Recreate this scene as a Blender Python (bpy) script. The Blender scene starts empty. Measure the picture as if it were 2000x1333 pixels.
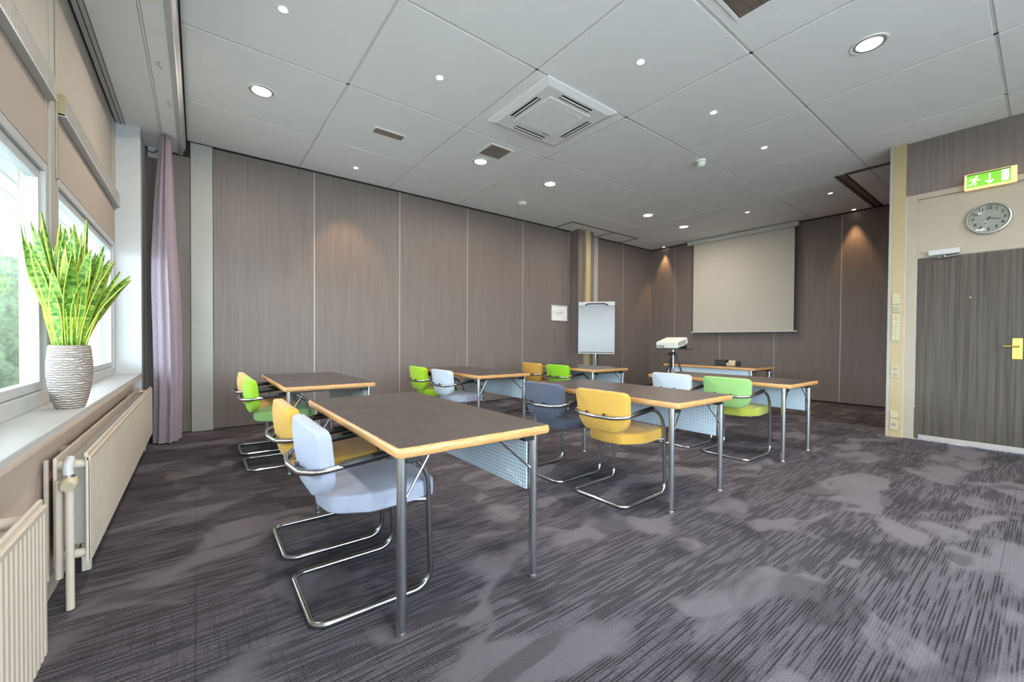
import bpy, bmesh, math, random
from mathutils import Vector, Matrix
random.seed(7)
PI = math.pi
SC = bpy.context.scene
COL = SC.collection

# ------------------------------------------------------------------ camera
CH, ZC = 1.102, 3.386                    # eye height, ceiling height (m)
YAW, PITCH, ROLL, FPX, CX, CY = math.radians(52.34), math.radians(-.7838), math.radians(.3659), 802.92, 1005.725, 675.83
fwd = Vector((math.cos(YAW)*math.cos(PITCH), math.sin(YAW)*math.cos(PITCH), math.sin(PITCH)))
rgt = Vector((math.sin(YAW), -math.cos(YAW), 0))
upv = rgt.cross(fwd)
r2 = rgt*math.cos(ROLL) + upv*math.sin(ROLL)
u2 = upv*math.cos(ROLL) - rgt*math.sin(ROLL)
cam_data = bpy.data.cameras.new('camera')
cam = bpy.data.objects.new('camera', cam_data); COL.objects.link(cam)
M = Matrix.Identity(4)
for i in range(3):
    M[i][0], M[i][1], M[i][2] = r2[i], u2[i], -fwd[i]
M[2][3] = CH
cam.matrix_world = M
cam_data.sensor_width = 36; cam_data.sensor_fit = 'HORIZONTAL'
cam_data.lens = FPX*36/2000
cam_data.shift_x = -(CX-1000)/2000
cam_data.shift_y = (CY-666.5)/2000
cam_data.clip_start = .05; cam_data.clip_end = 200
SC.camera = cam

# ------------------------------------------------------------------ world, exposure
SC.view_settings.view_transform = 'Standard'; SC.view_settings.look = 'None'
SC.view_settings.exposure = 0.6; SC.view_settings.gamma = 1; SC.view_settings.use_curve_mapping = False
W = bpy.data.worlds.new('sky'); SC.world = W; W.use_nodes = True
bg = W.node_tree.nodes['Background']
bg.inputs[0].default_value = (.78, .89, 1, 1); bg.inputs[1].default_value = 15.0
SC.cycles.use_denoising = True
SC.cycles.max_bounces = 10; SC.cycles.diffuse_bounces = 6; SC.cycles.transparent_max_bounces = 12
SC.cycles.sample_clamp_indirect = 6

DOWN_W, SPOT_W = 19, 22
WARM, WARMER = (1, .86, .70), (1, .58, .27)

# ------------------------------------------------------------------ materials
def srgb(r, g, b):
    f = lambda c: (c/255/12.92) if c/255 <= .04045 else ((c/255+.055)/1.055)**2.4
    return (f(r), f(g), f(b), 1)

class NT:
    def __init__(s, name, rough=.5, metal=0, spec=.5, color=(.8,.8,.8,1)):
        s.m = bpy.data.materials.new(name); s.m.use_nodes = True
        s.t = s.m.node_tree; s.b = s.t.nodes['Principled BSDF']
        s.b.inputs['Roughness'].default_value = rough; s.b.inputs['Metallic'].default_value = metal
        s.b.inputs['Specular IOR Level'].default_value = spec
        s.b.inputs['Base Color'].default_value = color
        s.m.diffuse_color = color
    def n(s, typ, **kw):
        o = s.t.nodes.new('ShaderNode'+typ)
        for k, v in kw.items():
            if k in o.inputs: s.set(o.inputs[k], v)
            else: setattr(o, k, v)
        return o
    def set(s, sock, v):
        if isinstance(v, bpy.types.NodeSocket): s.t.links.new(v, sock)
        else: sock.default_value = v
    def pos(s): return s.n('NewGeometry').outputs['Position']
    def obj(s): return s.n('TexCoord').outputs['Object']
    def uv(s): return s.n('TexCoord').outputs['UV']
    def scale(s, v, sc, loc=(0,0,0)):
        m = s.n('Mapping'); s.set(m.inputs['Vector'], v); m.inputs['Scale'].default_value = sc; m.inputs['Location'].default_value = loc
        return m.outputs[0]
    def noise(s, v, sc, detail=2, rough=.5, dist=0):
        o = s.n('TexNoise'); s.set(o.inputs['Vector'], v)
        o.inputs['Scale'].default_value = sc; o.inputs['Detail'].default_value = detail
        o.inputs['Roughness'].default_value = rough; o.inputs['Distortion'].default_value = dist
        return o.outputs['Fac']
    def ramp(s, f, stops, interp='LINEAR'):
        o = s.n('ValToRGB'); s.set(o.inputs[0], f); e = o.color_ramp.elements; o.color_ramp.interpolation = interp
        while len(e) < len(stops): e.new(.5)
        for k, (p, c) in zip(e, stops):
            k.position = p; k.color = c if isinstance(c, tuple) else (c, c, c, 1)
        return o.outputs[0]
    def math(s, op, a, b=0, c=0):
        o = s.n('Math', operation=op)
        for i, v in enumerate((a, b, c)): s.set(o.inputs[i], v)
        return o.outputs[0]
    def mix(s, f, a, b, mode='MIX'):
        o = s.n('Mix', data_type='RGBA', blend_type=mode)
        s.set(o.inputs[0], f); s.set(o.inputs[6], a); s.set(o.inputs[7], b)
        return o.outputs[2]
    def sep(s, v):
        o = s.n('SeparateXYZ'); s.set(o.inputs[0], v); return o.outputs
    def color(s, c): s.set(s.b.inputs['Base Color'], c)
    def bump(s, h, strength=.2, dist=.01):
        o = s.n('Bump'); s.set(o.inputs['Height'], h); o.inputs['Strength'].default_value = strength; o.inputs['Distance'].default_value = dist
        s.set(s.b.inputs['Normal'], o.outputs[0])

def plain(name, c, rough=.5, metal=0, var=.06, vs=12, spec=.5):
    k = NT(name, rough, metal, spec, c)
    f = k.noise(k.pos(), vs, 3)
    lo = tuple(x*(1-var) for x in c[:3])+(1,); hi = tuple(min(1, x*(1+var)) for x in c[:3])+(1,)
    k.color(k.ramp(f, [(.3, lo), (.7, hi)]))
    return k.m

def streak(name, c0, c1, fine=170, rough=.55, zs=1.6, bump=.05):
    k = NT(name, rough, color=c0)
    p = k.pos()
    a = k.noise(k.scale(p, (fine, fine, zs)), 1, 2, .6)
    b = k.noise(k.scale(p, (fine*.22, fine*.22, zs*.6)), 1, 2)
    f = k.math('ADD', k.math('MULTIPLY', a, .65), k.math('MULTIPLY', b, .35))
    k.color(k.ramp(f, [(.36, c0), (.64, c1)]))
    k.bump(a, bump, .002)
    return k.m

def emit(name, c, s):
    k = NT(name, .4, color=c)
    k.b.inputs['Emission Color'].default_value = c; k.b.inputs['Emission Strength'].default_value = s
    return k.m

def fabric(name, c, weave=420):
    k = NT(name, .92, spec=.2, color=c)
    p = k.obj()
    f = k.noise(p, weave, 2, .7); g = k.noise(k.scale(p, (60, 60, 500)), 1, 2)
    lo = tuple(x*.82 for x in c[:3])+(1,); hi = tuple(min(1, x*1.12) for x in c[:3])+(1,)
    k.color(k.ramp(k.math('ADD', k.math('MULTIPLY', f, .6), k.math('MULTIPLY', g, .4)), [(.35, lo), (.65, hi)]))
    k.b.inputs['Sheen Weight'].default_value = .15
    k.bump(f, .25, .002)
    return k.m

MT = {}
MT['taupe'] = streak('taupe_laminate', srgb(104,95,90), srgb(120,110,105))
MT['taupe_door'] = streak('grey_brown_door_laminate', srgb(42,37,32), srgb(84,76,66), 110, .5, 1.2, .1)
MT['white'] = plain('white_paint', srgb(188,190,192), .45, var=.015)
MT['white_warm'] = plain('warm_white_paint', srgb(162,154,139), .45, var=.02)
MT['strip_white'] = plain('white_ceiling_board', srgb(245,246,247), .6, var=.02, vs=3)
MT['trim_white'] = plain('white_edge_board', srgb(164,162,156), .5, var=.02)
MT['seam'] = plain('aluminium_seam', srgb(172,167,162), .4, .2, var=.02)
MT['knee'] = plain('beige_plaster', srgb(190,174,162), .8, var=.04, vs=5)
MT['upper_panel'] = plain('greige_facade_panel', srgb(172,167,159), .6, var=.02)
MT['blind'] = plain('taupe_blind_cloth', srgb(174,162,152), .8, var=.02)
MT['cream'] = plain('cream_trunking', srgb(172,157,120), .45, var=.02)
MT['cream_light'] = plain('light_cream_plastic', srgb(182,173,146), .4, var=.02)
MT['black'] = plain('black_plastic', srgb(28,28,30), .45, var=.05)
MT['dark_gap'] = plain('dark_gap', srgb(40,36,32), .8, var=.05)
MT['slot'] = plain('brown_track', srgb(110,98,84), .5, .3, var=.05)
MT['fitting'] = plain('white_fitting_plastic', srgb(240,240,238), .4, var=.01)
MT['mesh'] = plain('pale_filter', srgb(160,150,146), .6, var=.02)
MT['grille'] = plain('brown_grey_grille', srgb(158,146,134), .5, .2, var=.04)
MT['grid'] = plain('shade_grey_ceiling_rail', srgb(212,211,208), .5, .0, var=.02)  # white rails darkened to stand for shade in the tile gaps
MT['chrome'] = NT('chrome', .20, 1, color=(.46,.47,.49,1)).m
MT['leg_metal'] = NT('satin_chrome', .26, 1, color=(.66,.68,.71,1)).m
MT['steel'] = NT('brushed_steel', .32, 1, color=(.62,.62,.63,1)).m
MT['brass'] = NT('brass', .28, .85, color=srgb(196,172,88)).m
MT['rad'] = plain('radiator_enamel', srgb(198,187,174), .35, var=.015)
MT['rad_fin'] = plain('radiator_fin', srgb(190,186,178), .5, var=.05)
MT['panel_dark'] = plain('dark_box', srgb(40,44,38), .6, var=.2, vs=40)
MT['wood'] = None
MT['grey_shelf'] = plain('dark_grey_board', srgb(58,58,60), .5)
MT['proj'] = plain('light_grey_plastic', srgb(208,206,200), .45, var=.02)
MT['screen'] = plain('screen_cloth', srgb(184,180,172), .9, var=.01)
MT['screen_case'] = plain('screen_case', srgb(190,190,184), .45, var=.01)
MT['board'] = plain('whiteboard', srgb(158,161,166), .25, var=.01)
MT['paper'] = plain('paper', srgb(226,222,224), .8, var=.02)
MT['ink'] = plain('ink', srgb(70,66,72), .8)
MT['packet'] = plain('paper_packet', srgb(190,165,138), .7, var=.2, vs=60)
MT['paving'] = plain('pale_paving', srgb(196,194,190), .8, var=.08, vs=3)
MT['roof_sheet'] = plain('corrugated_sheet', srgb(118,122,126), .5, var=.04)
MT['pier'] = plain('white_render', srgb(232,234,236), .7, var=.02)
MT['soil'] = plain('bark_soil', srgb(150,125,80), .9, var=.4, vs=120)

def mk_ceiling():
    k = NT('mineral_fibre_tile', .9, spec=.2)
    p = k.pos()
    f = k.noise(p, 260, 2, .7); g = k.noise(p, 3, 2)
    k.color(k.mix(.35, k.ramp(f, [(.3, srgb(234,234,233)), (.7, srgb(247,247,246))]), k.ramp(g, [(.3, srgb(238,238,237)), (.7, srgb(244,244,243))])))
    k.bump(f, .12, .002)
    return k.m
MT['tile'] = mk_ceiling()

def mk_carpet():
    k = NT('rib_carpet', .95, spec=.15)
    p = k.pos(); x, y, z = k.sep(p)
    warp = k.noise(p, 1.1, 2)
    # soft-edged blotches, stretched along the pile direction
    blot = k.noise(k.scale(p, (1.0, 1.7, 1)), 1.7, 3, .45, .6)
    light = k.ramp(blot, [(.54, 0), (.60, 1)])
    dark = k.ramp(k.noise(k.scale(p, (1.1, 1.9, 1), (7, 3, 0)), 1.9, 2, .4, .5), [(.56, 0), (.62, 1)])
    # ribs about 1 cm apart along x, each broken into darker dashes; weaker ones across
    def ribs(along, across, period, loc, lo, hi):
        q = k.math('DIVIDE', across, period); row = k.math('FLOOR', q); fr = k.math('FRACT', q)
        cv = k.n('CombineXYZ'); k.set(cv.inputs[0], k.math('MULTIPLY', along, 3.6)); k.set(cv.inputs[1], k.math('MULTIPLY_ADD', row, 5.37, loc))
        seg = k.ramp(k.noise(cv.outputs[0], 1, 1, .5), [(lo, 0), (hi, 1)])
        prof = k.ramp(fr, [(0, .15), (.18, 1), (.50, 1), (.72, .15)])
        return k.math('MULTIPLY', seg, prof), prof
    ribm, fine = ribs(x, y, .0108, 0, .43, .54)
    cr, _ = ribs(y, x, .0108, 40, .50, .60)
    crossm = k.math('MULTIPLY', cr, k.ramp(k.noise(p, .9, 2), [(.42, 0), (.60, 1)]))
    speck = k.noise(p, 240, 2, .8)
    base = k.ramp(speck, [(.30, srgb(40,39,44)), (.70, srgb(116,112,122))])
    lines = k.math('MAXIMUM', k.math('MULTIPLY', ribm, .78), k.math('MULTIPLY', crossm, .38))
    lines = k.math('MULTIPLY', lines, k.math('SUBTRACT', 1, k.math('MULTIPLY', light, .85)))
    c = k.mix(lines, base, srgb(24,23,28))
    c = k.mix(k.math('MULTIPLY', light, .45), c, srgb(118,115,123))
    c = k.mix(k.math('MULTIPLY', dark, .42), c, srgb(34,33,38))
    rnd = k.n('ObjectInfo').outputs['Random']
    c = k.mix(1, c, k.ramp(rnd, [(0, .92), (1, 1.0)]), 'MULTIPLY')
    k.color(c)
    k.bump(k.math('SUBTRACT', speck, k.math('MULTIPLY', fine, .5)), .3, .003)
    return k.m
MT['carpet'] = mk_carpet()

def mk_tabletop():
    k = NT('brown_laminate', .30, color=srgb(92,82,78))
    p = k.obj()
    f = k.noise(k.scale(p, (60, 6, 6)), 1, 3)
    k.color(k.ramp(f, [(.3, srgb(66,59,58)), (.7, srgb(80,72,70))]))
    r = k.noise(p, 6, 3); k.set(k.b.inputs['Roughness'], k.math('MULTIPLY_ADD', r, .15, .24))
    return k.m
MT['tabletop'] = mk_tabletop()

def mk_wood():
    k = NT('beech_edge', .4)
    p = k.obj()
    f = k.noise(k.scale(p, (40, 40, 260)), 1, 3, .6, .4); g = k.noise(k.scale(p, (7, 7, 300)), 1, 2)
    k.color(k.ramp(k.math('ADD', k.math('MULTIPLY', f, .5), k.math('MULTIPLY', g, .5)), [(.32, srgb(158,108,60)), (.66, srgb(210,164,108))]))
    k.bump(f, .1, .001)
    return k.m
MT['wood'] = mk_wood()

def mk_perf():
    k = NT('perforated_blue_grey_metal', .45, .1)
    x, y, z = k.sep(k.obj())
    a = k.math('SINE', k.math('MULTIPLY', y, 2*PI/.018)); b = k.math('SINE', k.math('MULTIPLY', z, 2*PI/.018))
    d = k.math('MULTIPLY', k.math('MULTIPLY_ADD', a, .5, .5), k.math('MULTIPLY_ADD', b, .5, .5))
    k.color(k.mix(k.ramp(d, [(.60, 0), (.72, 1)]), srgb(192,206,218), srgb(96,108,122)))
    return k.m
MT['perf'] = mk_perf()

def mk_glass(name, refl, base):
    m = bpy.data.materials.new(name); m.use_nodes = True; t = m.node_tree; t.nodes.clear()
    o = t.nodes.new('ShaderNodeOutputMaterial'); mx = t.nodes.new('ShaderNodeMixShader')
    tr = t.nodes.new('ShaderNodeBsdfTransparent'); gl = t.nodes.new('ShaderNodeBsdfGlossy'); fr = t.nodes.new('ShaderNodeLayerWeight'); pw = t.nodes.new('ShaderNodeMath'); pw.operation = 'POWER'; pw.inputs[1].default_value = 5; ad = t.nodes.new('ShaderNodeMath'); ad.operation = 'MULTIPLY_ADD'; ad.inputs[1].default_value = refl; ad.inputs[2].default_value = base
    tr.inputs[0].default_value = (.93, .97, .96, 1); gl.inputs['Roughness'].default_value = .0; fr.inputs[0].default_value = .5
    t.links.new(fr.outputs['Facing'], pw.inputs[0]); t.links.new(pw.outputs[0], ad.inputs[0])
    t.links.new(ad.outputs[0], mx.inputs[0]); t.links.new(tr.outputs[0], mx.inputs[1]); t.links.new(gl.outputs[0], mx.inputs[2]); t.links.new(mx.outputs[0], o.inputs[0])
    return m
MT['glass'] = mk_glass('window_glass', .8, .035); MT['clock_glass'] = mk_glass('clock_glass', .3, .012)

def mk_pot():
    k = NT('ridged_ceramic', .55, color=srgb(196,186,180))
    p = k.obj()
    wv = k.n('TexWave', wave_type='BANDS', bands_direction='Z')
    k.set(wv.inputs['Vector'], p); wv.inputs['Scale'].default_value = 26; wv.inputs['Distortion'].default_value = 5; wv.inputs['Detail'].default_value = 1.5
    wv.inputs['Detail Scale'].default_value = 1.6
    k.color(k.ramp(wv.outputs['Fac'], [(.1, srgb(138,127,120)), (.7, srgb(184,174,166))]))
    k.bump(wv.outputs['Fac'], 1.0, .006)
    return k.m
MT['pot'] = mk_pot()

def mk_leaf():
    k = NT('snake_plant_leaf', .38)
    u, v, w = k.sep(k.uv())
    p = k.pos()
    band = k.noise(k.scale(k.uv(), (1.3, 26, 1)), 1, 2, .6, .8)
    c = k.ramp(band, [(.36, srgb(62,104,46)), (.50, srgb(104,148,58)), (.66, srgb(168,196,112))])
    edge = k.math('ABSOLUTE', k.math('SUBTRACT', u, .5))
    c = k.mix(k.ramp(edge, [(.36, 0), (.46, 1)]), c, srgb(206,212,92))
    rnd = k.n('ObjectInfo').outputs['Random']
    c = k.mix(1, c, k.ramp(rnd, [(0, (.68,.82,.55,1)), (1, (1.0,1.0,.9,1))]), 'MULTIPLY')
    k.color(c)
    k.b.inputs['Transmission Weight'].default_value = 0
    k.b.inputs['Subsurface Weight'].default_value = .0
    return k.m
MT['leaf'] = mk_leaf()
def mk_hedge():
    k = NT('hedge_leaves', .7)
    f = k.noise(k.pos(), 14, 4, .7)
    k.color(k.ramp(f, [(.35, srgb(26,38,24)), (.65, srgb(76,96,62))]))
    k.bump(f, .8, .05)
    return k.m
MT['hedge'] = mk_hedge()
def mk_curtain():
    k = NT('lilac_grey_curtain', .85, spec=.2)
    f = k.noise(k.scale(k.pos(), (250, 250, 30)), 1, 2)
    k.color(k.ramp(f, [(.3, srgb(136,122,132)), (.7, srgb(158,144,154))]))
    k.b.inputs['Sheen Weight'].default_value = .2
    return k.m
MT['curtain'] = mk_curtain()
MT['lamp_glow'] = emit('lamp_glow', (1, .90, .78, 1), 6)
MT['spot_glow'] = emit('spot_glow', (1, .84, .62, 1), 8)
MT['sign_green'] = emit('lit_green_sign', srgb(100,170,40), .75)
MT['sign_white'] = emit('lit_white_mark', srgb(235,240,205), .9)
MT['sign_case'] = emit('lit_sign_case', srgb(245,215,140), .55)

FAB = {'grey': fabric('grey_blue_wool', srgb(152,156,174)), 'yellow': fabric('mustard_yellow_wool', srgb(188,146,66)),
       'lime': fabric('lime_wool', srgb(152,186,36)), 'green': fabric('bright_green_wool', srgb(126,180,28)),
       'dark': fabric('dark_slate_wool', srgb(76,80,96)), 'pale': fabric('pale_grey_wool', srgb(178,186,196)),
       'sage': fabric('sage_green_wool', srgb(136,176,108)), 'leafgreen': fabric('yellow_green_wool', srgb(146,190,48)),
       'olive': fabric('warm_lit_sage_wool', srgb(154,160,66)), 'amber': fabric('amber_yellow_wool', srgb(184,138,58)),  # olive is the sage wool with warm lamp light put into its colour
       'pink': fabric('peach_yellow_wool', srgb(200,160,92))}

# ------------------------------------------------------------------ mesh helpers
def new_mesh(name, verts, faces, smooth=False):
    me = bpy.data.meshes.new(name); me.from_pydata([tuple(v) for v in verts], [], faces); me.validate(); me.update()
    if smooth: me.shade_smooth()
    return me

def fix(me):
    bm = bmesh.new(); bm.from_mesh(me); bmesh.ops.recalc_face_normals(bm, faces=bm.faces); bm.to_mesh(me); bm.free(); return me

class MB:
    """collects shapes into one mesh"""
    def __init__(s): s.v = []; s.f = []
    def add(s, v, f):
        o = len(s.v); s.v += [tuple(q) for q in v]; s.f += [tuple(i+o for i in q) for q in f]; return s
    def box(s, x0, x1, y0, y1, z0, z1, bev=0):
        if bev > 0:
            bm = bmesh.new(); bmesh.ops.create_cube(bm, size=1)
            for q in bm.verts: q.co = Vector(((x0+x1)/2+q.co.x*(x1-x0), (y0+y1)/2+q.co.y*(y1-y0), (z0+z1)/2+q.co.z*(z1-z0)))
            bmesh.ops.bevel(bm, geom=bm.edges[:], offset=bev, segments=2, affect='EDGES', profile=.5)
            bm.verts.index_update()
            s.add([q.co.copy() for q in bm.verts], [[q.index for q in f.verts] for f in bm.faces]); bm.free(); return s
        v = [(x, y, z) for x in (x0, x1) for y in (y0, y1) for z in (z0, z1)]
        return s.add(v, [(0,1,3,2),(4,6,7,5),(0,4,5,1),(2,3,7,6),(0,2,6,4),(1,5,7,3)])
    def tube(s, pts, r, n=10, closed=False):
        pts = [Vector(p) for p in pts]; N = len(pts); rings = []
        tan = []
        for i in range(N):
            a = pts[(i-1) % N] if closed or i > 0 else pts[i]; b = pts[(i+1) % N] if closed or i < N-1 else pts[i]
            tan.append((b-a).normalized())
        ref = Vector((0,0,1)) if abs(tan[0].z) < .9 else Vector((1,0,0))
        nrm = (ref - tan[0]*ref.dot(tan[0])).normalized(); fr = [nrm]
        for i in range(1, N):
            q = tan[i-1].rotation_difference(tan[i]); nrm = q @ nrm; nrm = (nrm - tan[i]*nrm.dot(tan[i])).normalized(); fr.append(nrm)
        tw = 0
        if closed:
            q = tan[-1].rotation_difference(tan[0]); e = q @ fr[-1]
            tw = math.atan2(tan[0].dot(fr[0].cross(e)), fr[0].dot(e))
        V = []
        for i in range(N):
            a0 = -tw*i/N; bi = tan[i].cross(fr[i])
            rr = r[i] if isinstance(r, (list, tuple)) else r
            for k in range(n):
                a = 2*PI*k/n + a0
                V.append(pts[i] + (fr[i]*math.cos(a)+bi*math.sin(a))*rr)
        F = []
        for i in range(N if closed else N-1):
            for k in range(n):
                j = (i+1) % N
                F.append((i*n+k, i*n+(k+1) % n, j*n+(k+1) % n, j*n+k))
        if not closed:
            F.append(tuple(range(n-1, -1, -1))); F.append(tuple((N-1)*n+k for k in range(n)))
        return s.add(V, F)
    def lathe(s, prof, n=32, c=(0,0,0), cap=True):
        V = []; F = []
        for r, z in prof:
            for k in range(n): V.append((c[0]+r*math.cos(2*PI*k/n), c[1]+r*math.sin(2*PI*k/n), c[2]+z))
        for i in range(len(prof)-1):
            for k in range(n): F.append((i*n+k, i*n+(k+1) % n, (i+1)*n+(k+1) % n, (i+1)*n+k))
        if cap: F.append(tuple(range(n-1, -1, -1))); F.append(tuple((len(prof)-1)*n+k for k in range(n)))
        return s.add(V, F)
    def prism(s, poly, z0, z1):
        n = len(poly)
        return s.add([(x, y, z0) for x, y in poly]+[(x, y, z1) for x, y in poly],
                     [tuple(range(n-1, -1, -1)), tuple(range(n, 2*n))]+[(i, (i+1) % n, n+(i+1) % n, n+i) for i in range(n)])
    def mesh(s, name, smooth=False):
        me = new_mesh(name, s.v, s.f); fix(me)
        if smooth:
            me.shade_smooth()
            try: me.set_sharp_from_angle(angle=math.radians(40))
            except Exception: pass
        return me
    def obj(s, name, mat, parent=None, smooth=False, **kw):
        return obj(name, s.mesh(name, smooth), mat, parent, **kw)

def obj(name, me, mat, parent=None, loc=None, label=None):
    o = bpy.data.objects.new(name, me); COL.objects.link(o)
    if mat is not None:
        m = MT[mat] if isinstance(mat, str) else mat
        if len(me.materials) == 0: me.materials.append(m)
        elif me.materials[0] != m:
            o.material_slots[0].link = 'OBJECT'; o.material_slots[0].material = m
    if parent is not None: o.parent = parent
    if loc is not None: o.location = loc
    if label: o['label'] = label
    return o

def tag(o, label, cat, group=None, kind=None):
    o['label'] = label; o['category'] = cat
    if group: o['group'] = group
    if kind: o['kind'] = kind
    return o

def thing(name, label, cat, loc=(0,0,0), rot=(0,0,0), group=None):
    o = bpy.data.objects.new(name, None); COL.objects.link(o); o.empty_display_size = .05
    o.location = loc; o.rotation_euler = rot
    return tag(o, label, cat, group)

def struct(o, label, cat): return tag(o, label, cat, kind='structure')

FACE_MX = Matrix(((0,0,-1),(-1,0,0),(0,1,0))).to_euler()      # local x -> -y, y -> up, z -> -x : things on walls that face -x
FACE_MY = (PI/2, 0, 0)                                        # local y -> up, z -> -y : things on the wall that faces -y

def fillet(pts, rad, closed=False, seg=6):
    pts = [Vector(p) for p in pts]; N = len(pts); out = []
    for i, p in enumerate(pts):
        r = rad[i] if isinstance(rad, (list, tuple)) else rad
        if (not closed and i in (0, N-1)) or r <= 0: out.append(p); continue
        a, b = pts[(i-1) % N], pts[(i+1) % N]
        da, db = (a-p), (b-p); th = da.angle(db); d = r/math.tan(th/2)
        d = min(d, da.length*.49, db.length*.49)
        A = p+da.normalized()*d; B = p+db.normalized()*d
        wgt = math.sin(th/2)
        for k in range(seg+1):
            t = k/seg; w0, w1, w2 = (1-t)**2, 2*t*(1-t)*wgt, t*t
            out.append((A*w0+p*w1+B*w2)/(w0+w1+w2))
    return out

def rrect(w, h, r, seg=5):
    """rounded rectangle outline; r = radius or 4 radii (bottom-right, top-right, top-left, bottom-left)"""
    rs = r if isinstance(r, (list, tuple)) else [r]*4
    out = []
    for (cx, cy, a0), q in zip(((w/2,-h/2,-PI/2),(w/2,h/2,0),(-w/2,h/2,PI/2),(-w/2,-h/2,PI)), rs):
        ox = cx - math.copysign(q, cx); oy = cy - math.copysign(q, cy)
        for k in range(seg+1):
            a = a0 + PI/2*k/seg; out.append((ox+q*math.cos(a), oy+q*math.sin(a)))
    return out

def pad(mb, outline, th, edge, mapf, crown=0, inner=3):
    """soft pad: outline in the u,v plane, thickness th along w with rounded rim, mapped to 3D by mapf"""
    n = len(outline); pts = [Vector((a, b)) for a, b in outline]
    c = sum(pts, Vector((0, 0)))/n
    nor = []
    for i in range(n):
        t = pts[(i+1) % n]-pts[(i-1) % n]; nor.append(Vector((t.y, -t.x)).normalized())
    rings = []
    def ring(off, w): rings.append([(pts[i]-nor[i]*off, w) for i in range(n)])
    for k in range(inner, 0, -1):
        f = 1-k/(inner+1.0)
        rings.append([((c+(pts[i]-nor[i]*edge-c)*f), crown_w(-th/2, f, -crown*.3)) for i in range(n)])
    for k in range(7):
        a = -PI/2+PI*k/6
        ring(edge*(1-math.cos(a)), math.sin(a)*(th/2-max(0, th/2-edge))+math.copysign(max(0, th/2-edge), a if k != 3 else 1)*(0 if k == 3 else 1))
    for k in range(1, inner+1):
        f = 1-k/(inner+1.0)
        rings.append([((c+(pts[i]-nor[i]*edge-c)*f), crown_w(th/2, f, crown)) for i in range(n)])
    V = []; F = []
    for rg in rings:
        for q, w in rg: V.append(mapf(q.x, q.y, w))
    R = len(rings)
    for j in range(R-1):
        for i in range(n): F.append((j*n+i, j*n+(i+1) % n, (j+1)*n+(i+1) % n, (j+1)*n+i))
    F.append(tuple(range(n-1, -1, -1))); F.append(tuple((R-1)*n+i for i in range(n)))
    mb.add(V, F); return mb
def crown_w(base, f, cr): return base + cr*(1-f*f)

def text_mesh(s, size, depth=.001):
    cu = bpy.data.curves.new('t', 'FONT'); cu.body = s; cu.size = size; cu.extrude = depth; cu.offset = size*.03; cu.align_x = 'CENTER'; cu.align_y = 'CENTER'
    o = bpy.data.objects.new('t', cu); COL.objects.link(o)
    dg = bpy.context.evaluated_depsgraph_get(); dg.update()
    me = bpy.data.meshes.new_from_object(o.evaluated_get(dg))
    bpy.data.objects.remove(o); bpy.data.curves.remove(cu); me.name = 'numeral'
    return me

def light(name, typ, loc, energy, color, parent=None, **kw):
    d = bpy.data.lights.new(name, typ); d.energy = energy; d.color = color
    for k, v in kw.items(): setattr(d, k, v)
    o = bpy.data.objects.new(name, d); COL.objects.link(o); o.location = loc
    if parent: o.parent = parent
    return o

# ------------------------------------------------------------------ room dimensions
YW, XS, XD = 6.126, 9.039, 6.479          # long wall, screen wall, door wall
XWIN, XKNEE, XSILL = -.645, -.51, -.45    # window plane, wall under the sill, sill nose
YR = -3.4                                 # wall behind the camera
ZS = 3.22                                 # lowered white strip along the windows
XB = -.10                                 # edge of the tiled ceiling

# floor -------------------------------------------------------------
mb = MB(); mb.box(XWIN-.1, XS+.1, YR-.1, YW+.1, -.12, -.008)
floor = struct(mb.obj('floor', 'carpet'), 'dark grey ribbed carpet floor of the meeting room', 'floor')
t_me = MB().box(-.2494, .2494, -.2494, .2494, -.008, 0).mesh('carpet_tile')
ys = [YW-.25-.5*j for j in range(13)]
cnt = 0
for i in range(20):
    xc = -.26+.5*i
    for yc in ys:
        if yc < -.35 or xc > XS: continue
        if xc > XD and yc < 1.2: continue
        # leave out tiles that lie behind the camera's field of view
        if xc*math.cos(YAW)+yc*math.sin(YAW) < .75: continue
        obj('carpet_tile', t_me, 'carpet', floor, (xc, yc, 0)); cnt += 1

# ceiling -----------------------------------------------------------
mb = MB(); mb.box(XB, XS+.1, YR-.1, YW+.1, ZC+.012, ZC+.15)
ceiling = struct(mb.obj('ceiling', 'grid'), 'white tiled suspended ceiling with rails greyed as shaded gaps', 'ceiling')
xl = [XB] + [1.0747+1.2*i for i in range(7)] + [XS]
yl = [YW] + [5.0674-1.2*j for j in range(7)] + [YR]
HB = .0115
tile_cache = {}
for i in range(len(xl)-1):
    for j in range(len(yl)-1):
        x0, x1, y1, y0 = xl[i]+HB, xl[i+1]-HB, yl[j]-HB, yl[j+1]+HB
        if x0 > XD+.3 and y1 < 1.1: continue
        key = (round(x1-x0, 3), round(y1-y0, 3))
        if key not in tile_cache:
            a, b = key; tile_cache[key] = MB().box(-a/2, a/2, -b/2, b/2, 0, .02, .0015).mesh('ceiling_tile')
        obj('ceiling_tile', tile_cache[key], 'tile', ceiling, ((x0+x1)/2, (y0+y1)/2, ZC))
for x in xl[1:-1]: MB().box(x-HB-.001, x+HB+.001, YR, YW, ZC+.003, ZC+.0125).obj('ceiling_rail', 'grid', ceiling)
for y in yl[1:-1]: MB().box(XB, XS, y-HB-.001, y+HB+.001, ZC+.003, ZC+.0125).obj('ceiling_rail', 'grid', ceiling)
MB().box(XB-.004, XB+.010, YR, YW, ZC-.004, ZC+.01).obj('dark_edge_profile', 'dark_gap', ceiling)
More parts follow.
